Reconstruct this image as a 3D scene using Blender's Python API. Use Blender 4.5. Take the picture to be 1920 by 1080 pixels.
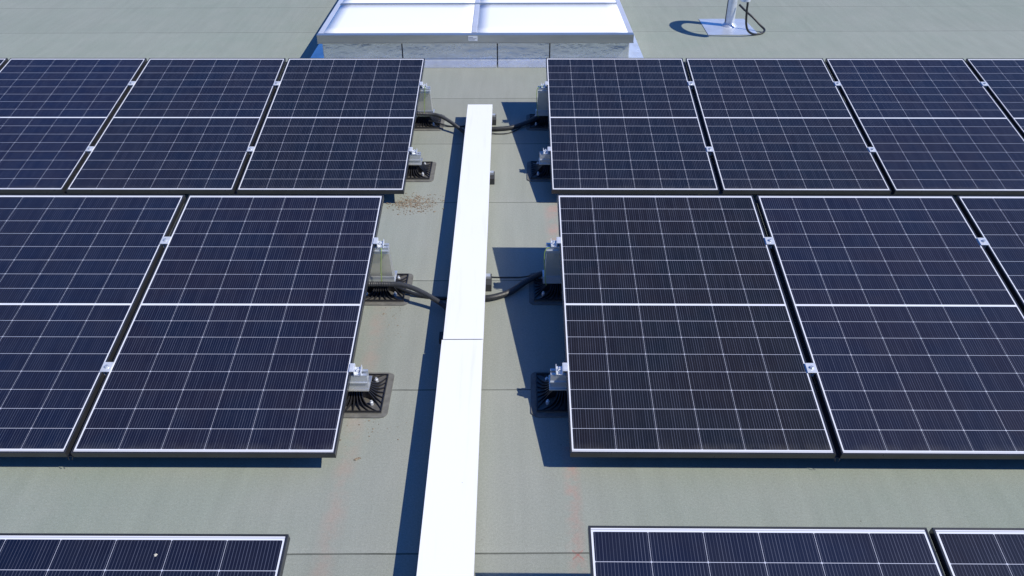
import bpy, bmesh, math, random
from mathutils import Vector, Matrix
random.seed(7)
for o in list(bpy.data.objects): bpy.data.objects.remove(o)
S = bpy.context.scene
COL = S.collection

# ------------------------------------------------------------------ camera
CAM_H, PITCH, YAW, ROLL, FPX = 2.663, 0.6029, 0.0023, 0.0017, 1510.43
def cam_axes():
    cy, sy, cp, sp, cr, sr = (math.cos(YAW), math.sin(YAW), math.cos(PITCH),
                              math.sin(PITCH), math.cos(ROLL), math.sin(ROLL))
    X = Vector((cy, -sy, 0)); Y = Vector((sy, cy, 0)); Z = Vector((0, 0, 1))
    d = Y * cp - Z * sp; u = Y * sp + Z * cp
    return X * cr - u * sr, X * sr + u * cr, d
r_, u_, d_ = cam_axes()
cd = bpy.data.cameras.new('camera'); cam = bpy.data.objects.new('camera', cd); COL.objects.link(cam)
cam.matrix_world = Matrix(((r_.x, u_.x, -d_.x, 0), (r_.y, u_.y, -d_.y, 0), (r_.z, u_.z, -d_.z, CAM_H), (0, 0, 0, 1)))
cd.sensor_width = 36; cd.lens = FPX / 1920 * 36; cd.clip_start = .05; cd.clip_end = 500
S.camera = cam

# ------------------------------------------------------------------ light
SUN = Vector((.857, -.335, 1)).normalized()
elev = math.asin(SUN.z)
w = bpy.data.worlds.new('World'); S.world = w; w.use_nodes = True
nt = w.node_tree; bg = nt.nodes['Background']
sk = nt.nodes.new('ShaderNodeTexSky'); sk.sky_type = 'NISHITA'; sk.sun_disc = False
sk.sun_elevation = elev; sk.sun_rotation = math.atan2(SUN.x, SUN.y)
sk.altitude = 300; sk.air_density = 1.0; sk.dust_density = .1; sk.ozone_density = 6.0
wb = nt.nodes.new('ShaderNodeMix'); wb.data_type = 'RGBA'; wb.blend_type = 'MULTIPLY'; wb.inputs[0].default_value = 1
wb.inputs[7].default_value = (.50, 1.0, 1.75, 1)          # deep clear-day blue of the photograph's sky light
nt.links.new(sk.outputs[0], wb.inputs[6]); nt.links.new(wb.outputs[2], bg.inputs[0]); bg.inputs[1].default_value = .079
ld = bpy.data.lights.new('sun', 'SUN'); ld.energy = 4.3; ld.angle = math.radians(.5); ld.color = (1, .945, .82)
sun = bpy.data.objects.new('sun', ld); COL.objects.link(sun)
sun.rotation_euler = (-SUN).to_track_quat('-Z', 'Y').to_euler(); sun.location = (6, -3, 9)
S.view_settings.view_transform = 'Standard'; S.view_settings.look = 'None'
S.view_settings.exposure = .15; S.view_settings.gamma = 1

# ------------------------------------------------------------------ materials
def new_mat(name, col=(.5, .5, .5), rough=.5, metal=0., spec=.5):
    m = bpy.data.materials.new(name); m.use_nodes = True
    b = m.node_tree.nodes['Principled BSDF']
    b.inputs['Base Color'].default_value = (*col, 1); b.inputs['Roughness'].default_value = rough
    b.inputs['Metallic'].default_value = metal; b.inputs['Specular IOR Level'].default_value = spec
    return m
class G:
    """tiny node-graph helper"""
    def __init__(s, m): s.t = m.node_tree; s.b = s.t.nodes['Principled BSDF']
    def n(s, k, **kw):
        x = s.t.nodes.new(k)
        for a, v in kw.items(): setattr(x, a, v)
        return x
    def put(s, sock, v):
        if hasattr(v, 'is_output'): s.t.links.new(v, sock)
        else: sock.default_value = v
    def m(s, op, a, b=0., c=0.):
        x = s.n('ShaderNodeMath', operation=op); s.put(x.inputs[0], a); s.put(x.inputs[1], b); s.put(x.inputs[2], c)
        return x.outputs[0]
    def mix(s, f, a, b):
        x = s.n('ShaderNodeMix', data_type='RGBA'); s.put(x.inputs[0], f); s.put(x.inputs[6], a); s.put(x.inputs[7], b)
        return x.outputs[2]
    def noise(s, vec, scale, detail=4., rough=.55):
        x = s.n('ShaderNodeTexNoise'); s.put(x.inputs['Vector'], vec)
        x.inputs['Scale'].default_value = scale; x.inputs['Detail'].default_value = detail; x.inputs['Roughness'].default_value = rough
        return x.outputs['Fac']
    def ramp(s, v, a, b, c=0., d=1.):
        x = s.n('ShaderNodeMapRange'); s.put(x.inputs[0], v); s.put(x.inputs[1], a); s.put(x.inputs[2], b)
        s.put(x.inputs[3], c); s.put(x.inputs[4], d); return x.outputs[0]
    def bump(s, h, strength=.3, dist=.002):
        x = s.n('ShaderNodeBump'); x.inputs['Strength'].default_value = strength; x.inputs['Distance'].default_value = dist
        s.put(x.inputs['Height'], h); s.t.links.new(x.outputs[0], s.b.inputs['Normal'])
    def comb(s, x, y, z):
        k = s.n('ShaderNodeCombineXYZ'); s.put(k.inputs[0], x); s.put(k.inputs[1], y); s.put(k.inputs[2], z); return k.outputs[0]
    def obj(s):
        tc = s.n('ShaderNodeTexCoord'); sp = s.n('ShaderNodeSeparateXYZ'); s.t.links.new(tc.outputs['Object'], sp.inputs[0])
        return tc.outputs['Object'], sp.outputs[0], sp.outputs[1], sp.outputs[2]

SEAM0, SEAM = 2.021, .9621
def roof_mat():
    m = new_mat('roof_membrane', rough=.9, spec=.2); g = G(m); P, x, y, z = g.obj()
    big = g.noise(P, .55, 3); med = g.noise(P, 3.2, 5, .6); fine = g.noise(P, 260, 2, .7); grit = g.noise(P, 95, 3, .7)
    c = g.mix(g.ramp(big, .3, .7), (.250, .288, .244, 1), (.277, .302, .264, 1))
    c = g.mix(g.m('MULTIPLY', g.ramp(med, .42, .72), .3), c, (.324, .332, .298, 1))
    # worn greyer walkway strip between the panel arrays
    walk = g.ramp(g.m('ABSOLUTE', g.m('ADD', x, .25)), .25, 1.0, 1., 0.)
    c = g.mix(g.m('MULTIPLY', walk, .5), c, (.310, .310, .278, 1))
    # each strip of membrane has its own slight tone
    st = g.m('FLOOR', g.m('DIVIDE', g.m('SUBTRACT', y, SEAM0), SEAM))
    wn = g.n('ShaderNodeTexWhiteNoise', noise_dimensions='1D'); g.put(wn.inputs['W'], st)
    tone = g.ramp(wn.outputs['Value'], 0, 1, .95, 1.05)
    tone = g.m('MULTIPLY', tone, g.ramp(fine, .25, .75, .80, 1.20))
    tone = g.m('MULTIPLY', tone, g.ramp(grit, .3, .7, .91, 1.09))
    # streaks along the walk direction
    sv = g.comb(g.m('MULTIPLY', x, 9.), g.m('MULTIPLY', y, .8), 0.)
    tone = g.m('MULTIPLY', tone, g.ramp(g.noise(sv, 1.6, 4), .3, .7, .955, 1.045))
    # dark specks
    v = g.n('ShaderNodeTexVoronoi'); g.put(v.inputs['Vector'], P); v.inputs['Scale'].default_value = 22
    sp = g.ramp(v.outputs['Distance'], .05, .10, 1., 0.)
    sp = g.m('MULTIPLY', sp, g.ramp(g.noise(P, 2.2, 3), .52, .68))
    c = g.mix(g.m('MULTIPLY', sp, .6), c, (.10, .085, .06, 1))
    # faded red chalk lines
    def chalk(cx, wd, lo, hi, k):
        wob = g.m('MULTIPLY', g.m('SUBTRACT', g.noise(P, 1.4, 2), .5), .05)
        dd = g.m('ABSOLUTE', g.m('SUBTRACT', g.m('ADD', x, wob), cx))
        f = g.m('MULTIPLY', g.ramp(dd, wd * .25, wd, 1., 0.), g.ramp(g.noise(P, 7., 4, .7), .38, .62))
        f = g.m('MULTIPLY', f, g.m('MULTIPLY', g.m('GREATER_THAN', y, lo), g.m('LESS_THAN', y, hi)))
        return g.m('MULTIPLY', f, k)
    c = g.mix(chalk(.262, .045, .6, 2.6, .40), c, (.50, .22, .18, 1))
    c = g.mix(chalk(.29, .07, 4.4, 4.95, .4), c, (.50, .24, .20, 1))
    c = g.mix(chalk(-.73, .06, 1.2, 3.75, .22), c, (.46, .25, .20, 1))
    # little chalk cross beside the seam
    a = g.m('SUBTRACT', x, .262); b = g.m('SUBTRACT', y, 2.015)
    for s_ in (-1, 1):
        dd = g.m('ABSOLUTE', g.m('ADD', a, g.m('MULTIPLY', b, s_ * 1.0)))
        f = g.m('MULTIPLY', g.ramp(dd, .002, .007, 1., 0.), g.m('LESS_THAN', g.m('ABSOLUTE', a), .022))
        c = g.mix(g.m('MULTIPLY', f, .45), c, (.42, .12, .10, 1))
    # seams of the lapped sheets: dark joint with a paler bitumen edge behind
    yw = g.m('ADD', y, g.m('MULTIPLY', g.m('SUBTRACT', g.noise(g.comb(x, 0., 0.), 1.3, 3), .5), .012))
    fr = g.m('FRACT', g.m('DIVIDE', g.m('SUBTRACT', yw, SEAM0 - .002), SEAM))
    fm = g.m('MULTIPLY', fr, SEAM)
    dark = g.m('LESS_THAN', fm, .0078)
    vary = g.ramp(g.noise(g.comb(x, g.m('MULTIPLY', st, 3.7), 0.), 2.3, 4), .3, .62, .5, .95)
    edge = g.m('MULTIPLY', g.ramp(fm, .005, .05, 1., 0.), .12)
    c = g.mix(edge, c, (.40, .41, .38, 1))
    c = g.mix(g.m('MULTIPLY', dark, vary), c, (.055, .06, .05, 1))
    mt = g.n('ShaderNodeMix', data_type='RGBA', blend_type='MULTIPLY'); mt.inputs[0].default_value = 1
    g.put(mt.inputs[6], c); g.put(mt.inputs[7], g.comb(tone, tone, tone))
    g.put(g.b.inputs['Base Color'], mt.outputs[2])
    h = g.m('ADD', g.m('MULTIPLY', fine, .5), g.m('MULTIPLY', g.noise(P, 6, 3), .9))
    g.bump(h, .35, .004)
    return m

PW, PL = 1.134, 1.762
LIP, MX, CW = .008, .0148, .1830
GX = (PW - 2 * MX - 6 * CW) / 5
MY, CH, GC = .0215, .1050, .0125
GY = (PL - 2 * MY - 16 * CH - GC) / 14
def cell_mat():
    m = new_mat('solar_cells', rough=.5, spec=.5); g = G(m); P, x, y, z = g.obj()
    u = g.m('SUBTRACT', x, MX)
    ux = g.m('DIVIDE', u, CW + GX); ix = g.m('FLOOR', ux); fx = g.m('MULTIPLY', g.m('FRACT', ux), CW + GX)
    half = 8 * CH + 7 * GY
    y0 = g.m('SUBTRACT', y, MY)
    up = g.m('GREATER_THAN', y0, half + GC * .5)
    yy = g.m('SUBTRACT', y0, g.m('MULTIPLY', up, half + GC))
    uy = g.m('DIVIDE', yy, CH + GY); iy = g.m('FLOOR', uy); fy = g.m('MULTIPLY', g.m('FRACT', uy), CH + GY)
    inx = g.m('MULTIPLY', g.m('LESS_THAN', fx, CW), g.m('MULTIPLY', g.m('GREATER_THAN', u, 0.), g.m('LESS_THAN', u, PW - 2 * MX)))
    iny = g.m('MULTIPLY', g.m('LESS_THAN', fy, CH), g.m('MULTIPLY', g.m('GREATER_THAN', yy, 0.), g.m('LESS_THAN', yy, half)))
    cell = g.m('MULTIPLY', inx, iny)
    # clipped wafer corners
    ex = g.m('MINIMUM', fx, g.m('SUBTRACT', CW, fx)); ey = g.m('MINIMUM', fy, g.m('SUBTRACT', CH, fy))
    cell = g.m('MULTIPLY', cell, g.m('GREATER_THAN', g.m('ADD', ex, ey), .0030))
    # 16 thin wires per cell, slightly irregular in brightness
    wx = g.m('FRACT', g.m('MULTIPLY', fx, 16 / CW)); wi = g.m('FLOOR', g.m('MULTIPLY', fx, 16 / CW))
    wire = g.m('LESS_THAN', g.m('ABSOLUTE', g.m('SUBTRACT', wx, .5)), .085)
    oi = g.n('ShaderNodeObjectInfo')
    def rnd(a, b, c):
        wn = g.n('ShaderNodeTexWhiteNoise', noise_dimensions='3D'); g.put(wn.inputs['Vector'], g.comb(a, b, c)); return wn
    r3 = g.m('MULTIPLY', oi.outputs['Random'], 37.)
    cid = rnd(ix, g.m('ADD', iy, g.m('MULTIPLY', up, 11.)), r3)
    wid = rnd(g.m('ADD', wi, g.m('MULTIPLY', ix, 17.)), g.m('ADD', iy, g.m('MULTIPLY', up, 11.)), r3)
    off = g.n('ShaderNodeVectorMath', operation='ADD'); g.put(off.inputs[0], P); g.put(off.inputs[1], g.comb(r3, r3, 0.))
    cl = g.noise(off.outputs[0], 2.6, 3)
    base = g.mix(g.ramp(cl, .40, .60), (.0018, .0068, .0215, 1), (.0048, .0060, .0170, 1))
    base = g.mix(g.m('MULTIPLY', cid.outputs['Value'], .45), base, (.0075, .0085, .0190, 1))
    tint = g.n('ShaderNodeMix', data_type='RGBA', blend_type='MULTIPLY'); tint.inputs[0].default_value = 1
    g.put(tint.inputs[6], base); g.put(tint.inputs[7], oi.outputs['Color']); base = tint.outputs[2]
    wcol = g.mix(g.ramp(wid.outputs['Value'], 0, 1, .25, .8), base, (.095, .105, .15, 1))
    base = g.mix(wire, base, wcol)
    frame_band = g.m('MAXIMUM', g.m('LESS_THAN', yy, 0.), g.m('GREATER_THAN', yy, half))
    frame_band = g.m('MAXIMUM', frame_band, g.m('MAXIMUM', g.m('LESS_THAN', u, 0.), g.m('GREATER_THAN', u, PW - 2 * MX)))
    white = g.mix(frame_band, (.50, .52, .60, 1), (.72, .74, .80, 1))
    eo = g.m('MINIMUM', y, g.m('SUBTRACT', PL, y))
    ribbon = g.m('LESS_THAN', g.m('ABSOLUTE', g.m('SUBTRACT', eo, .0135)), .0013)
    white = g.mix(g.m('MULTIPLY', ribbon, .75), white, (.22, .23, .28, 1))
    col = g.mix(cell, white, base)
    # light film of dust, thicker near the lower frame
    dust = g.m('MULTIPLY', g.ramp(g.noise(off.outputs[0], 9, 5, .65), .35, .75), .013)
    dust = g.m('ADD', dust, g.m('MULTIPLY', g.ramp(y, .012, .06, 1., 0.), g.ramp(g.noise(off.outputs[0], 14, 4), .35, .7, .0, .10)))
    dust = g.m('ADD', dust, .006)
    col = g.mix(dust, col, (.42, .40, .36, 1))
    g.put(g.b.inputs['Base Color'], col)
    g.b.inputs['Coat Weight'].default_value = .35; g.b.inputs['Coat Roughness'].default_value = .12
    g.b.inputs['Coat IOR'].default_value = 1.4; g.b.inputs['Specular IOR Level'].default_value = .15
    return m

def worn(name, col, rough, metal=0., amp=.12, scale=14., spec=.5, stretch=None, bump=0.):
    m = new_mat(name, col, rough, metal, spec); g = G(m); P, x, y, z = g.obj()
    vec = g.comb(g.m('MULTIPLY', x, stretch[0]), g.m('MULTIPLY', y, stretch[1]), g.m('MULTIPLY', z, stretch[2])) if stretch else P
    f = g.noise(vec, scale, 5, .6)
    lo = tuple(c * (1 - amp) for c in col) + (1,); hi = tuple(min(1, c * (1 + amp)) for c in col) + (1,)
    g.put(g.b.inputs['Base Color'], g.mix(g.ramp(f, .3, .7), lo, hi))
    g.put(g.b.inputs['Roughness'], g.ramp(f, .3, .7, min(1, rough * 1.15), rough * .85))
    if bump: g.bump(f, bump, .002)
    return m

M = dict(
    roof=roof_mat(), cells=cell_mat(),
    frame=worn('black_anodised_frame', (.042, .044, .050), .30, .35, .2, 8),
    steel=worn('cast_aluminium', (.80, .82, .84), .34, .45, .15, 30),
    rail=worn('extruded_aluminium', (.62, .65, .68), .36, .6, .1, 22, stretch=(.3, 2, 2)),
    post=worn('coated_sheet_steel', (.74, .73, .68), .40, .85, .08, 12),
    plastic=worn('black_plastic', (.018, .018, .02), .42, 0, .3, 30),
    pad=worn('bitumen_patch', (.15, .148, .136), .85, 0, .22, 24, .3, bump=.4),
    tray=worn('white_coated_sheet', (.90, .91, .92), .42, 0, .012, 3),
    rubber=worn('grey_rubber', (.035, .037, .04), .8, 0, .2, 20),
    conduit=worn('corrugated_plastic', (.040, .042, .046), .45, 0, .2, 30),
    cable=worn('black_cable', (.016, .017, .019), .4, 0, .2, 20),
    earth=new_mat('earth_wire_green', (.30, .42, .08), .5),
    galv=worn('galvanised_sheet', (.66, .70, .76), .30, .45, .14, 5, stretch=(1, 1, 5), bump=.25),
    rim=worn('milled_aluminium', (.50, .52, .52), .32, .8, .12, 2.2, stretch=(1, 1, 8)),
    bar=worn('skylight_bar', (.66, .69, .76), .4, .3, .08, 4),
    flash=worn('crumpled_flashing', (.74, .78, .84), .28, .7, .10, 3.5, stretch=(1, 2, 3), bump=.0),
    glaze=worn('opal_glazing', (.93, .95, .97), .45, 0, .01, 2, .25),
    dark=new_mat('sealant_black', (.02, .02, .025), .7),
    sticker=new_mat('label_white', (.72, .74, .76), .4), ink=new_mat('label_ink', (.16, .17, .2), .6),
    dropping=new_mat('bird_dropping', (.55, .52, .42), .9),
)

g = G(M['flash']); P_, x_, y_, z_ = g.obj()
hn = g.m('ADD', g.noise(g.comb(g.m('MULTIPLY', x_, 3.), y_, g.m('MULTIPLY', z_, 6.)), 1.6, 3), g.m('MULTIPLY', g.noise(P_, 22, 3), .25))
g.bump(hn, .7, .020)
g = G(M['tray']); P_, x_, y_, z_ = g.obj()
v_ = g.n('ShaderNodeTexVoronoi'); g.put(v_.inputs['Vector'], P_); v_.inputs['Scale'].default_value = 5.5
sp_ = g.m('MULTIPLY', g.ramp(v_.outputs['Distance'], .010, .022, 1., 0.), .55)
st_k = g.m('MULTIPLY', g.ramp(g.noise(g.comb(g.m('MULTIPLY', x_, 26.), g.m('MULTIPLY', y_, 1.3), 0.), 1., 4), .56, .75), .16)
g.put(g.b.inputs['Base Color'], g.mix(g.m('MAXIMUM', sp_, st_k), (.88, .885, .88, 1), (.45, .43, .38, 1)))

# ------------------------------------------------------------------ mesh helpers
def box(bm, c, s, rot=None, bev=0.):
    r = bmesh.ops.create_cube(bm, size=1)
    mt = Matrix.Translation(Vector(c)) @ (rot.to_4x4() if rot else Matrix()) @ Matrix.Diagonal((*s, 1))
    bmesh.ops.transform(bm, matrix=mt, verts=r['verts'])
    if bev:
        es = list({e for v in r['verts'] for e in v.link_edges})
        bmesh.ops.bevel(bm, geom=es, offset=bev, segments=2, affect='EDGES', profile=.6)
def bx(bm, x0, x1, y0, y1, z0, z1, bev=0.):
    box(bm, ((x0 + x1) / 2, (y0 + y1) / 2, (z0 + z1) / 2), (x1 - x0, y1 - y0, z1 - z0), None, bev)
def cyl(bm, c, r, h, n=16, r2=None, axis='Z'):
    k = bmesh.ops.create_cone(bm, cap_ends=True, segments=n, radius1=r, radius2=r if r2 is None else r2, depth=h)
    R = {'Z': Matrix(), 'X': Matrix.Rotation(math.pi / 2, 4, 'Y'), 'Y': Matrix.Rotation(math.pi / 2, 4, 'X')}[axis]
    bmesh.ops.transform(bm, matrix=Matrix.Translation(Vector(c)) @ R, verts=k['verts'])
def smooth_path(pts, n=10):
    P = [Vector(p) for p in pts]; P = [2 * P[0] - P[1]] + P + [2 * P[-1] - P[-2]]; out = []
    for i in range(1, len(P) - 2):
        for k in range(n):
            t = k / n; a, b, c, d = P[i - 1:i + 3]
            out.append(.5 * ((2 * b) + (c - a) * t + (2 * a - 5 * b + 4 * c - d) * t * t + (3 * b - a - 3 * c + d) * t ** 3))
    out.append(P[-2]); return out
def tube(bm, path, r, n=12, rf=None):
    rings = []; up = Vector((0, 0, 1)); N = None
    for i, p in enumerate(path):
        t = (path[min(i + 1, len(path) - 1)] - path[max(i - 1, 0)]).normalized()
        if N is None: N = t.cross(up) if abs(t.z) < .9 else t.cross(Vector((1, 0, 0)))
        N = (N - t * N.dot(t)).normalized(); B = t.cross(N)
        rr = rf(i) if rf else r
        rings.append([bm.verts.new(p + (N * math.cos(a) + B * math.sin(a)) * rr) for a in [2 * math.pi * k / n for k in range(n)]])
    for a, b in zip(rings, rings[1:]):
        for k in range(n): bm.faces.new((a[k], a[(k + 1) % n], b[(k + 1) % n], b[k]))
    bm.faces.new(rings[0][::-1]); bm.faces.new(rings[-1])
def prism(bm, pts, axis, a, b):
    """extrude a 2-D outline along an axis ('X': pts are (y,z); 'Y': (x,z); 'Z': (x,y))"""
    f = {'X': lambda p, q: (q, p[0], p[1]), 'Y': lambda p, q: (p[0], q, p[1]), 'Z': lambda p, q: (p[0], p[1], q)}[axis]
    A = [bm.verts.new(f(p, a)) for p in pts]; B = [bm.verts.new(f(p, b)) for p in pts]
    n = len(pts)
    bm.faces.new(A); bm.faces.new(B[::-1])
    for k in range(n): bm.faces.new((A[k], B[k], B[(k + 1) % n], A[(k + 1) % n]))
def obj(name, bm, mat, parent=None, smooth=False):
    bmesh.ops.recalc_face_normals(bm, faces=bm.faces)
    me = bpy.data.meshes.new(name); bm.to_mesh(me); bm.free(); me.materials.append(M[mat])
    if smooth:
        for f in me.polygons: f.use_smooth = True
        me.set_sharp_from_angle(angle=math.radians(40))
    o = bpy.data.objects.new(name, me); COL.objects.link(o)
    if parent: o.parent = parent
    return o
def tag(o, label, cat, group=None, kind=None):
    if label: o['label'] = label
    if cat: o['category'] = cat
    if group: o['group'] = group
    if kind: o['kind'] = kind
    return o
def thing(name, label, cat, loc=(0, 0, 0), rot=(0, 0, 0), group=None):
    o = bpy.data.objects.new(name, None); COL.objects.link(o); o.location = loc; o.rotation_euler = rot
    o.empty_display_size = .1
    return tag(o, label, cat, group)
def dup(root, loc, rot, label, group=None):
    def cp(o, par):
        c = o.copy(); COL.objects.link(c); c.parent = par
        for ch in [k for k in bpy.data.objects if k.parent == o]: cp(ch, c)
        return c
    r = cp(root, None); r.location = loc; r.rotation_euler = rot; r['label'] = label
    if group: r['group'] = group
    return r
NB = bmesh.new

# ------------------------------------------------------------------ roof
bm = NB(); R = 60
vs = [bm.verts.new(v) for v in ((-R, -R, 0), (R, -R, 0), (R, R, 0), (-R, R, 0))]; bm.faces.new(vs)
tag(obj('roof', bm, 'roof'), 'grey green mineral felt flat roof with straight lapped seams', 'roof', kind='structure')

# ------------------------------------------------------------------ solar panels
TILT = .1858; FR = .032
def make_panel():
    t = thing('solar_panel', '', 'solar panel')
    bm = NB()
    for a, b, c, d in ((0, PW, 0, .012), (0, PW, PL - .012, PL), (0, .012, .012, PL - .012), (PW - .012, PW, .012, PL - .012)):
        pass
    # frame: outer wall + top lip as one extruded ring, mitred corners
    prof = [(0, 0), (0, -FR), (.026, -FR), (.026, -FR + .002), (.003, -FR + .002), (.003, -.007), (LIP, -.007), (LIP, -.0008), (.0008, 0)]
    prof[0] = (0, -.0014); prof[-1] = (.0014, 0)
    corners = [(0, 0, 1, 1), (PW, 0, -1, 1), (PW, PL, -1, -1), (0, PL, 1, -1)]
    rings = [[bm.verts.new((cx + sx * i, cy + sy * i, z)) for i, z in prof] for cx, cy, sx, sy in corners]
    for k in range(4):
        A, B = rings[k], rings[(k + 1) % 4]
        for j in range(len(prof)): bm.faces.new((A[j], A[(j + 1) % len(prof)], B[(j + 1) % len(prof)], B[j]))
    obj('frame', bm, 'frame', t)
    bm = NB(); bx(bm, .0035, PW - .0035, .0035, PL - .0035, -.0065, -.0022)
    obj('cell_sheet', bm, 'cells', t)
    return t
def rotp(x, y, c, a):
    dx, dy = x - c[0], y - c[1]
    return c[0] + dx * math.cos(a) - dy * math.sin(a), c[1] + dx * math.sin(a) + dy * math.cos(a)
# row: y of the low edge, z of the low edge, gap between panels, (right edge x, left edge x)
ROWS = {3: dict(y=.0470, z=.1427, g=.018, R=.2729, L=-.7310, nR=2, nL=1, dyL=-.031, name='nearest row, cut off by the bottom of the photo'),
        1: dict(y=2.437, z=.1283, g=.0249, R=.2601, L=-.7475, nR=3, nL=2, dyL=0, name='middle row'),
        2: dict(y=4.8682, z=.1165, g=.0263, R=.2591, L=-.7374, nR=4, nL=4, dyL=0, name='farthest row before the skylight')}
PIV = {'R': ((.25, 3), -.0114), 'L': ((-.75, 3), -.0088)}
ORD = ['first', 'second', 'third', 'fourth', 'fifth']
LOWV, HIV = .470, 1.360
proto = make_panel(); used = [False]
mount_jobs = []; strip_jobs = []
for rn in (1, 2, 3):
    r = ROWS[rn]
    for side in 'RL':
        n = r['n' + side]; c, a = PIV[side]; q = PW + r['g']
        rnm = {1: 'middle row', 2: 'far row', 3: 'nearest cut-off row'}[rn]
        for k in range(n):
            x = r[side] + k * q if side == 'R' else r[side] - k * q - PW
            y = r['y'] + (r['dyL'] if side == 'L' else 0)
            X, Y = rotp(x, y, c, a)
            sd = 'right' if side == 'R' else 'left'
            lab = 'dark solar panel in the %s, %s one %s of the white tray' % (rnm, ORD[k], sd)
            rot = (TILT, 0, a); loc = (X, Y, r['z'])
            if not used[0]:
                proto.location = loc; proto.rotation_euler = rot; proto['label'] = lab; proto['group'] = 'tilted solar panels in rows'; used[0] = True
                p = proto
            else: p = dup(proto, loc, rot, lab, 'tilted solar panels in rows')
            TI = {(1, 'L', 0): (1.1, .95, 1.15), (1, 'L', 1): (.8, 1.05, 1.35), (1, 'R', 0): (1.1, .8, .55), (1, 'R', 1): (1.1, 1, 1.2),
                  (1, 'R', 2): (.85, .9, 1.1), (2, 'L', 0): (.8, .9, .85), (2, 'L', 1): (1, 1.05, 1.15), (2, 'L', 2): (1., 1.1, 1.5),
                  (2, 'L', 3): (.9, 1, 1), (2, 'R', 0): (.85, .95, .9), (2, 'R', 1): (1.1, 1.1, 1), (2, 'R', 2): (1.2, 1.15, 1.25), (2, 'R', 3): (1.1, 1.3, 1.3),
                  (3, 'L', 0): (.7, .9, 1.2), (3, 'R', 0): (.6, .95, 1.4), (3, 'R', 1): (.9, .9, 1.1)}[(rn, side, k)]
            for ch in p.children:
                if ch.name.startswith('cell_sheet'): ch.color = (*TI, 1)
            if not (side == 'L' and k == 0): strip_jobs.append((p, r['g']))
            if rn == 3 and side == 'L':
                bm = NB(); rr = bmesh.ops.create_uvsphere(bm, u_segments=10, v_segments=6, radius=.0055)
                for v in bm.verts: v.co.z *= .25; v.co.x *= 1 + .3 * math.sin(v.co.y * 900)
                d = obj('bird_dropping', bm, 'dropping', p, True); d.location = (PW - .42, PL - .075, -.0015)
                d['label'] = 'small pale bird dropping on the glass'
        for k in range(n + 1):
            # junction k: between panel k-1 and k (0 = the end beside the tray)
            s = 1 if side == 'R' else -1
            if k == 0: x = r[side]
            else: x = r[side] + s * (k * q - r['g'] / 2)
            mount_jobs.append((rn, side, k, x, r, c, a))

for p, gw in strip_jobs:      # added dark strip hiding lit roof behind each gap, plus two bent wire ends
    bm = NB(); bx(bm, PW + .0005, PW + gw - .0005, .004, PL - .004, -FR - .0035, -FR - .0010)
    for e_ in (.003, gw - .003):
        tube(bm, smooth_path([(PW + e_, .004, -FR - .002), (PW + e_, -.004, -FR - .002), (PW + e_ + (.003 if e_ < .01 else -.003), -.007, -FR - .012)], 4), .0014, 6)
    obj('gap_blocker', bm, 'frame', p)

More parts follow.
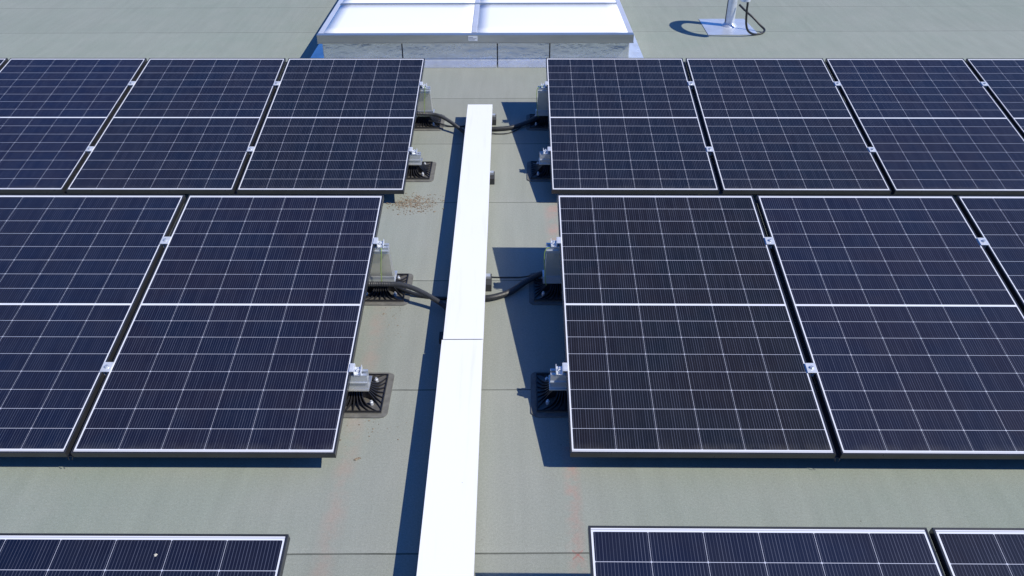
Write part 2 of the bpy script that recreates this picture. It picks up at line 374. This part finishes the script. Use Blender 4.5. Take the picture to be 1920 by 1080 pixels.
# ------------------------------------------------------------------ panel mounts
PADW, PLW = .325, .270
def make_mount(tall, kind):
    """origin on the roof at the panel edge; kind 'end_R' / 'end_L' (clamp on one side) or 'mid'"""
    t = thing('panel_mount', '', 'panel mount')
    # bitumen patch, rounded corners
    bm = NB(); pts = []; h = PADW / 2; rc = .035
    for cx, cy, a0 in ((h - rc, h - rc, 0), (-h + rc, h - rc, 90), (-h + rc, -h + rc, 180), (h - rc, -h + rc, 270)):
        for i in range(6):
            aa = math.radians(a0 + i * 18); j = random.uniform(-.0015, .0015)
            pts.append((cx + (rc + j) * math.cos(aa), cy + (rc + j) * math.sin(aa)))
    prism(bm, pts, 'Z', .0005, .006); obj('pad', bm, 'pad', t)
    # ribbed plastic foot
    bm = NB(); hp = PLW / 2
    bx(bm, -hp, hp, -hp, hp, .0062, .013)
    for s in (-1, 1):
        bx(bm, -hp, hp, s * (hp - .002) - .002, s * (hp - .002) + .002, .0132, .021)
        bx(bm, s * (hp - .002) - .002, s * (hp - .002) + .002, -hp + .0042, hp - .0042, .0132, .021)
    bx(bm, -.05, .05, -.034, .034, .0132, .092, .004)
    nf = 7
    for sd in range(4):
        ang = sd * math.pi / 2
        for i in range(nf):
            e = (i + .5) / nf * 2 - 1          # -1..1 along that edge
            steps = 8; prev = None
            for j in range(steps + 1):
                tt = j / steps
                # starts bundled at the hub, runs straight out, then fans to the edge
                lx = e * (.036 + (hp - .006 - .036) * tt ** 2.2)
                ly = .034 + (hp - .006 - .034) * tt
                zz = .014 + .072 * (1 - tt) ** 2.0 + .006
                nx = .0024
                ca, sa = math.cos(ang), math.sin(ang)
                q = [(lx - nx, ly), (lx + nx, ly)]
                q = [(ca * u - sa * v, sa * u + ca * v) for u, v in q]
                cur = [bm.verts.new((q[0][0], q[0][1], .0134)), bm.verts.new((q[1][0], q[1][1], .0134)),
                       bm.verts.new((q[1][0], q[1][1], zz)), bm.verts.new((q[0][0], q[0][1], zz))]
                if prev:
                    for m_ in range(4): bm.faces.new((prev[m_], prev[(m_ + 1) % 4], cur[(m_ + 1) % 4], cur[m_]))
                else: bm.faces.new(cur)
                prev = cur
            bm.faces.new(prev[::-1])
    obj('ribbed_foot', bm, 'plastic', t)
    for sx in (-1, 1):
        for sy in (-1, 1):
            bm = NB(); cyl(bm, (sx * .082, sy * .082, .022), .009, .016, 8); cyl(bm, (sx * .082, sy * .082, .034), .0055, .008, 6)
            obj('screw', bm, 'steel', t)
    # C-shaped rail profile (y,z) along x
    def rail(y0, z0, z1, w=.042, x0=-.072, x1=.072):
        bm = NB(); wl = .0035; m = (z0 + z1) / 2
        bx(bm, x0, x1, y0 - w / 2, y0 + w / 2, z0, z0 + wl)                 # sole
        bx(bm, x0, x1, y0 - w / 2, y0 - w / 2 + wl, z0 + wl, z1 - wl)       # webs
        bx(bm, x0, x1, y0 + w / 2 - wl, y0 + w / 2, z0 + wl, z1 - wl)
        bx(bm, x0, x1, y0 - w / 2, y0 - .008, z1 - wl, z1)                  # lips with the slot between
        bx(bm, x0, x1, y0 + .008, y0 + w / 2, z1 - wl, z1)
        bx(bm, x0, x1, y0 - w / 2 + wl, y0 + w / 2 - wl, m - .0015, m + .0015)
        bx(bm, x0 - .0004, x1 + .0004, y0 - w / 2 - .006, y0 - w / 2, m - .003, m + .001)
        return bm
    if not tall:
        ry, top = -.045, LOWTOP
        bm = NB(); bx(bm, -.076, .076, -.078, .030, .0925, .099, .0015); obj('base_bracket', bm, 'post', t)
        obj('rail', rail(ry, .0995, top, .046), 'rail', t)
    else:
        ry, top = -.078, HITOP
        bm = NB()
        bx(bm, -.085, .085, -.076, .050, .0925, .099); bx(bm, -.085, .085, -.080, -.0765, .0925, .140)
        obj('base_bracket', bm, 'rail', t)
        bm = NB()  # folded sheet post, wider at the foot
        zb, zt = .100, top - .042
        prism(bm, [(-.078, zb), (.078, zb), (.067, zt), (-.067, zt)], 'Y', -.0755, -.0725)
        for s in (-1, 1):
            V = [bm.verts.new(v) for v in ((s * .078, -.0722, zb), (s * .078, .010, zb), (s * .067, -.050, zt), (s * .067, -.0722, zt),
                                           (s * .075, -.0722, zb), (s * .075, .010, zb), (s * .064, -.050, zt), (s * .064, -.0722, zt))]
            for f in ((0, 1, 2, 3), (7, 6, 5, 4), (0, 4, 5, 1), (1, 5, 6, 2), (2, 6, 7, 3), (3, 7, 4, 0)): bm.faces.new([V[i] for i in f])
        obj('post', bm, 'post', t)
        obj('rail', rail(ry, top - .040, top, .046), 'rail', t)
        if kind != 'mid':
            s = -1 if kind == 'end_R' else 1
            bm = NB(); tube(bm, smooth_path([(s * .03, ry - .015, top + .004), (s * (.074 if s < 0 else .034), ry - .028, top - .012), (s * (.082 if s < 0 else .028), ry - .030, top - .07),
                                           (s * (.078 if s < 0 else .020), ry - .026, top - .14), (s * (.072 if s < 0 else .016), ry - .024, .12), (s * (.066 if s < 0 else .012), ry - .026, .098)], 8), .0022, 6)
            obj('earth_wire', bm, 'earth', t, True)
    # clamp
    tz = top + FR * 1.02
    Rt = Matrix.Rotation(TILT, 3, 'X')
    def P(x, y, z): return Vector((0, ry, top)) + Rt @ Vector((x, y, z))
    bm = NB()
    if kind == 'mid':
        box(bm, P(0, 0, FR + .0028), (.047, .058, .0045), Rt, .001)
        for s in (-1, 1): box(bm, P(s * .0085, 0, FR * .5 + .001), (.003, .054, FR - .004), Rt)
        obj('clamp', bm, 'steel', t)
        bm = NB(); cyl(bm, P(0, 0, FR + .009), .0085, .008, 6); cyl(bm, P(0, 0, FR + .006), .011, .002, 14); obj('bolt', bm, 'rail', t)
    else:
        s = -1 if kind == 'end_R' else 1
        box(bm, P(s * .003, 0, FR + .0028), (.020, .050, .0045), Rt, .001)       # finger on the frame
        box(bm, P(s * .0145, 0, FR * .5 + .001), (.003, .050, FR + .006), Rt)    # upright
        box(bm, P(s * .030, 0, .006), (.028, .050, .008), Rt, .001)              # foot on the rail
        box(bm, P(s * .0455, 0, .014), (.003, .050, .024), Rt)
        obj('clamp', bm, 'steel', t)
        bm = NB(); cyl(bm, P(s * .030, 0, .016), .0085, .012, 6); cyl(bm, P(s * .030, 0, .024), .0042, .014, 8); obj('bolt', bm, 'steel', t)
    return t
ct, st_ = math.cos(TILT), math.sin(TILT)
LOWTOP = .1283 + LOWV * st_ - FR * ct - .0005
HITOP = .1283 + HIV * st_ - FR * ct - .0005
protos = {}
for rn, side, k, x, r, c, a in mount_jobs:
    for tall in (False, True):
        if rn == 3 and not tall: continue            # behind / below the picture's edge
        v = HIV if tall else LOWV
        kind = ('end_' + side) if k == 0 else 'mid'
        ry = -.078 if tall else -.045
        y = r['y'] + (r['dyL'] if side == 'L' else 0) + v * ct + FR * st_ - ry
        X, Y = rotp(x, y, c, a)
        dz = (r['z'] - .1283)
        sd = 'right' if side == 'R' else 'left'
        rnm = {1: 'middle row', 2: 'far row', 3: 'nearest cut-off row'}[rn]
        kd = 'tall rear' if tall else 'low front'
        short = {1: 'middle row', 2: 'far row', 3: 'nearest row'}[rn]
        if k == 0: lab = '%s mount with silver clamp at the tray end of the %s %s' % (kd, sd, short)
        else: lab = '%s mount clamped beyond the %s panel, %s half of the %s' % (kd, ORD[k - 1], sd, short)
        key = (tall, kind)
        grp = 'mounts with silver clamps holding the panels'
        if key not in protos:
            t = make_mount(tall, kind); protos[key] = t
            t.location = (X, Y, 0); t.rotation_euler = (0, 0, a); t['label'] = lab; t['group'] = grp
        else: t = dup(protos[key], (X, Y, 0), (0, 0, a), lab, grp)
        # lower rows stand a few millimetres lower
        if abs(dz) > .001:
            for ch in t.children:
                if ch.name.split('.')[0] in ('rail', 'clamp', 'bolt'): ch.location.z = dz

# ------------------------------------------------------------------ white cable tray
tr = thing('cable_tray', 'long white metal cable tray running away between the two panel arrays', 'cable tray', (-.2415, 3.225, 0), (0, 0, math.radians(.1)))
TW = .1005; ZT = .1277
def cover(y0, y1, w, zt, nm, dx=0.):
    bm = NB(); t = .0015
    bx(bm, -w, w, y0, y1, zt - t, zt)
    for s in (-1, 1): bx(bm, min(s * w, s * (w - t)), max(s * w, s * (w - t)), y0, y1, zt - .028, zt - t)
    bx(bm, -w, w, y1 - t, y1, zt - .028, zt - t - .0001) if y1 > 3 else None
    bmesh.ops.remove_doubles(bm, verts=bm.verts, dist=1e-6)
    bmesh.ops.translate(bm, vec=(dx, 0, 0), verts=bm.verts)
    return obj(nm, bm, 'tray', tr)
cover(-6.2, -.0020, TW + .0040, ZT - .0016, 'lid', -.0035)
cover(.0025, 3.145, TW + .0016, ZT, 'lid')
bm = NB()
for s in (-1, 1): bx(bm, min(s * .0945, s * .0965), max(s * .0945, s * .0965), -6.19, 3.135, .068, ZT - .004)
bx(bm, -.0945, .0945, -6.19, 3.135, .066, .068); bx(bm, -.0944, .0944, 3.133, 3.135, .0682, ZT - .004)
obj('channel', bm, 'tray', tr)
for yy in (-2.9, .665, 2.007, 3.068):
    bm = NB(); bx(bm, -.100, .133, yy - .058, yy + .058, .0005, .048, .002)
    f = obj('support_foot', bm, 'rubber', tr)
    bm = NB(); bx(bm, -.096, .126, yy + .002, yy + .034, .0482, .0655, .001); obj('strut', bm, 'rail', f)

bm = NB(); bx(bm, -.128, -.1083, .045, .105, .060, .096, .001); obj('joint_lug', bm, 'rubber', tr)

# ------------------------------------------------------------------ conduits
def conduit(pts, r, label, n=40, mat='conduit', corr=True, name='corrugated_conduit', cat='conduit', grp=None):
    bm = NB(); path = smooth_path(pts, n)
    tube(bm, path, r, 12, (lambda i: r * (1.0 if i % 4 < 2 else .90)) if corr else None)
    o = obj(name, bm, mat, None, True)
    if corr:
        for f in o.data.polygons: f.use_smooth = False
    return tag(o, label, cat, grp)
GC_ = 'conduits feeding the white tray'
conduit([(-1.5, 3.745, .118), (-.9, 3.742, .118), (-.70, 3.740, .118), (-.60, 3.735, .113), (-.50, 3.70, .092), (-.40, 3.650, .058), (-.33, 3.60, .030)], .0150,
        'grey corrugated conduit arching from the middle row mount to the tray, left', 56, grp=GC_)
conduit([(-1.5, 6.20, .118), (-.9, 6.197, .118), (-.66, 6.19, .118), (-.57, 6.175, .108), (-.48, 6.12, .080), (-.39, 6.04, .045), (-.33, 5.98, .025)], .0150,
        'dark corrugated conduit arching from the far row mount to the tray, left', 56, grp=GC_)
conduit([(-.18, 3.735, .022), (-.10, 3.745, .022), (0, 3.800, .022), (.10, 3.90, .030), (.22, 3.95, .055), (.5, 3.97, .07)], .018,
        'thick corrugated conduit on the roof entering panel shade, right of tray in middle row', 70, grp=GC_)
conduit([(-.18, 6.115, .020), (-.10, 6.12, .020), (.02, 6.15, .020), (.14, 6.23, .028), (.25, 6.29, .05), (.5, 6.32, .07)], .018,
        'thick corrugated conduit on the roof entering panel shade, right of tray in far row', 70, grp=GC_)
CB = 'thin black cables beside the conduits'
conduit([(-1.2, 3.85, .05), (-.75, 3.835, .03), (-.66, 3.825, .0335), (-.595, 3.795, .029), (-.50, 3.775, .009), (-.40, 3.755, .009), (-.32, 3.74, .02)], .0105,
        'thin black cable lying under the conduit, left of tray in middle row', 12, 'cable', False, 'black_cable', 'cable', CB)
conduit([(-1.2, 6.28, .05), (-.75, 6.245, .03), (-.66, 6.245, .0335), (-.585, 6.215, .029), (-.50, 6.205, .007), (-.40, 6.20, .007), (-.32, 6.20, .02)], .0065,
        'thin black cable lying under the conduit, left of tray in far row', 12, 'cable', False, 'black_cable', 'cable', CB)
conduit([(-.17, 3.985, .02), (-.11, 3.975, .006), (0, 3.972, .006), (.085, 3.968, .012), (.20, 3.96, .05), (.4, 3.98, .09)], .0040,
        'very thin black cable running straight into the panel shade, right, middle row', 12, 'cable', False, 'black_cable', 'cable', CB)
conduit([(-.17, 6.045, .02), (-.10, 6.05, .006), (-.02, 6.06, .006), (.05, 6.12, .008), (.14, 6.2, .03), (.35, 6.3, .07)], .0045,
        'thin black cable in front of the conduit, right of tray in far row', 12, 'cable', False, 'black_cable', 'cable', CB)

# ------------------------------------------------------------------ skylight
sl = thing('skylight', 'long low white glazed skylight in aluminium framing beyond the far panel row', 'skylight', (-.32, 7.75, 0))
X0, X1, YB = -1.49, 1.475, 3.3          # local extents of the curb; front face at local y=0
bm = NB(); bx(bm, X0, X1, .02, YB, .001, .215); obj('curb', bm, 'galv', sl)
gaps = [X0, -.723, .200, .708, X1]
for a, b in zip(gaps, gaps[1:]):
    bm = NB(); e = .006
    prism(bm, [(.0005, .218), (.0005, .05), (-.018, .034), (-.128, .004), (-.128, .002), (.016, .002), (.016, .218)], 'X', a + e, b - e)
    obj('front_flashing', bm, 'flash', sl)
for g_ in gaps[1:-1]:
    bm = NB(); bx(bm, g_ - .0055, g_ + .0055, .004, .0195, .03, .217); obj('joint_seal', bm, 'dark', sl)
for s, xx in ((-1, X0), (1, X1)):
    bm = NB()
    prism(bm, [(xx + s * .001, .21), (xx + s * .006, .21), (xx + s * .009, .035), (xx + s * .175, .006), (xx + s * .175, .002), (xx + s * .001, .002)], 'Y', .03, YB)
    obj('side_flashing', bm, 'galv', sl)
# outer rim
zr0, zr1 = .222, .300
bm = NB(); bx(bm, X0 - .03, X1 + .03, -.062, -.002, zr0 + .004, zr1, .003); bx(bm, X0 - .032, X1 + .032, -.066, 0, zr0 - .004, zr0 + .0035)
obj('front_rim', bm, 'rim', sl)
for s, xx in ((-1, X0), (1, X1)):
    bm = NB(); bx(bm, xx + (-.03 if s < 0 else -.02), xx + (.02 if s < 0 else .03), .0005, YB, zr0, zr1 - .002, .003); obj('side_rim', bm, 'bar', sl)
ys = [.0, 1.0, 2.02, YB]
for y_ in ys[1:]:
    bm = NB(); bx(bm, X0 + .0205, X1 - .0205, y_ - .022, y_ + .010, zr0, zr1 + .010, .003); obj('cross_bar', bm, 'rim', sl)
mx = -.021
for y0_, y1_ in zip(ys, ys[1:]):
    bm = NB(); bx(bm, mx - .024, mx + .024, y0_ + .0105, y1_ - .0225, zr0, zr1 + .004, .004); obj('centre_bar', bm, 'bar', sl)
    for xa, xb in ((X0 + .021, mx - .0245), (mx + .0245, X1 - .021)):
        bm = NB()
        nx, ny = 12, 6; gr = []
        ya, yb = y0_ + .011, y1_ - .023
        for j in range(ny + 1):
            row = []
            for i in range(nx + 1):
                u, v = i / nx, j / ny
                row.append(bm.verts.new((xa + (xb - xa) * u, ya + (yb - ya) * v, zr1 - .002 + .012 * (16 * u * (1 - u) * v * (1 - v)) ** .6)))
            gr.append(row)
        for j in range(ny):
            for i in range(nx): bm.faces.new((gr[j][i], gr[j][i + 1], gr[j + 1][i + 1], gr[j + 1][i]))
        o = obj('glazing', bm, 'glaze', sl, True)
        sol = o.modifiers.new('thick', 'SOLIDIFY'); sol.thickness = .006
bm = NB(); bx(bm, -.075, .012, -.0645, -.0622, zr0 + .020, zr1 - .012); lp = obj('label_plate', bm, 'sticker', sl)
bm = NB()
for i, (a, b) in enumerate(((-.070, -.030), (-.070, .004), (-.070, -.012))):
    z = zr1 - .024 - i * .012
    for j in range(9):
        xa = a + (b - a) * j / 9
        bx(bm, xa, xa + (b - a) / 13, -.0652, -.0646, z - .0025, z + .0025)
obj('label_print', bm, 'ink', lp)

# ------------------------------------------------------------------ gooseneck vent with its cable
gv = thing('gooseneck_vent', 'shiny metal gooseneck vent pipe standing on a square flashing sheet', 'vent pipe', (2.42, 8.95, 0))
bm = NB()
prism(bm, [(-.285, .26), (.225, .26), (.245, -.325), (-.295, -.325)], 'Z', .002, .0055)
cyl(bm, (0, 0, .022), .085, .032, 28, .056); obj('flashing_sheet', bm, 'galv', gv)
bm = NB(); pp = [Vector((0, 0, .03)), Vector((0, 0, .25)), Vector((0, 0, .45))]
pp += [Vector((0, -.24 + .24 * math.cos(t), .45 + .24 * math.sin(t))) for t in [math.pi * k / 20 for k in range(1, 21)]]
pp += [Vector((0, -.48, .40))]
tube(bm, pp, .050, 28); obj('pipe', bm, 'galv', gv, True)
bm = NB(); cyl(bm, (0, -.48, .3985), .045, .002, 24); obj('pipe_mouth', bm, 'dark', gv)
bm = NB(); bx(bm, -.0545, -.0505, -.006, .006, .03, .45); obj('pipe_seam', bm, 'dark', gv)
CABLE = None
conduit([(2.44, 8.47, .42), (2.452, 8.485, .36), (2.458, 8.50, .30), (2.485, 8.54, .15), (2.53, 8.57, .06), (2.62, 8.615, .012), (2.71, 8.66, .014), (2.745, 8.72, .03),
         (2.70, 8.76, .07), (2.62, 8.80, .14), (2.55, 8.84, .19), (2.483, 8.90, .245)], .0115,
        'black cable looping from the gooseneck vent down onto the roof', 10, 'cable', False, 'vent_cable', 'cable')

# ------------------------------------------------------------------ loose grit by the middle row
def grit(cx, cy, sx, sy, n, label, s0=.0025, s1=.009):
    bm = NB()
    for i in range(n):
        x = random.gauss(cx, sx); y = random.gauss(cy, sy); s = random.uniform(s0, s1) * random.choice((.6, .6, 1))
        k = bmesh.ops.create_icosphere(bm, subdivisions=1, radius=s)
        R = Matrix.Rotation(random.uniform(0, 6.3), 4, 'Z') @ Matrix.Diagonal((random.uniform(.5, 1.6), 1, .45, 1))
        bmesh.ops.transform(bm, matrix=Matrix.Translation((x, y, s * .35)) @ R, verts=k['verts'])
    o = obj('loose_grit', bm, 'gritm'); tag(o, label, 'grit', kind='stuff'); return o
m_ = M['plastic']; g = G(m_); P_, x_, y_, z_ = g.obj()
g.put(g.b.inputs['Base Color'], g.mix(g.m('MULTIPLY', g.m('LESS_THAN', z_, .0133), g.ramp(g.noise(P_, 40, 4), .3, .7, .6, 1.)), (.020, .020, .023, 1), (.125, .118, .105, 1)))
m = new_mat('brown_grit', (.22, .15, .09), .95); g = G(m); P_, *_ = g.obj()
g.put(g.b.inputs['Base Color'], g.mix(g.ramp(g.noise(P_, 130, 2), .35, .65), (.13, .085, .05, 1), (.36, .30, .22, 1))); M['gritm'] = m
grit(-.665, 4.90, .085, .060, 750, 'brown grit and moss crumbs scattered below the end of the far left row', .0022, .0072)
grit(-.66, 3.60, .05, .10, 40, 'sparse crumbs scattered below the middle row tall mount on the left', .002, .004)
grit(-.64, 2.72, .09, .05, 42, 'sparse crumbs scattered by the pad of the low left mount', .0018, .0045)
bm = NB()
prism(bm, [(0, 0), (.008, .009), (.022, .014), (.032, .010), (.020, .003), (.010, -.004)], 'Z', .001, .004)
lf = obj('dead_leaf', bm, 'gritm'); lf.location = (-.700, 2.52, .001); tag(lf, 'tiny brown dead leaf lying on the roof left of the tray', 'leaf')
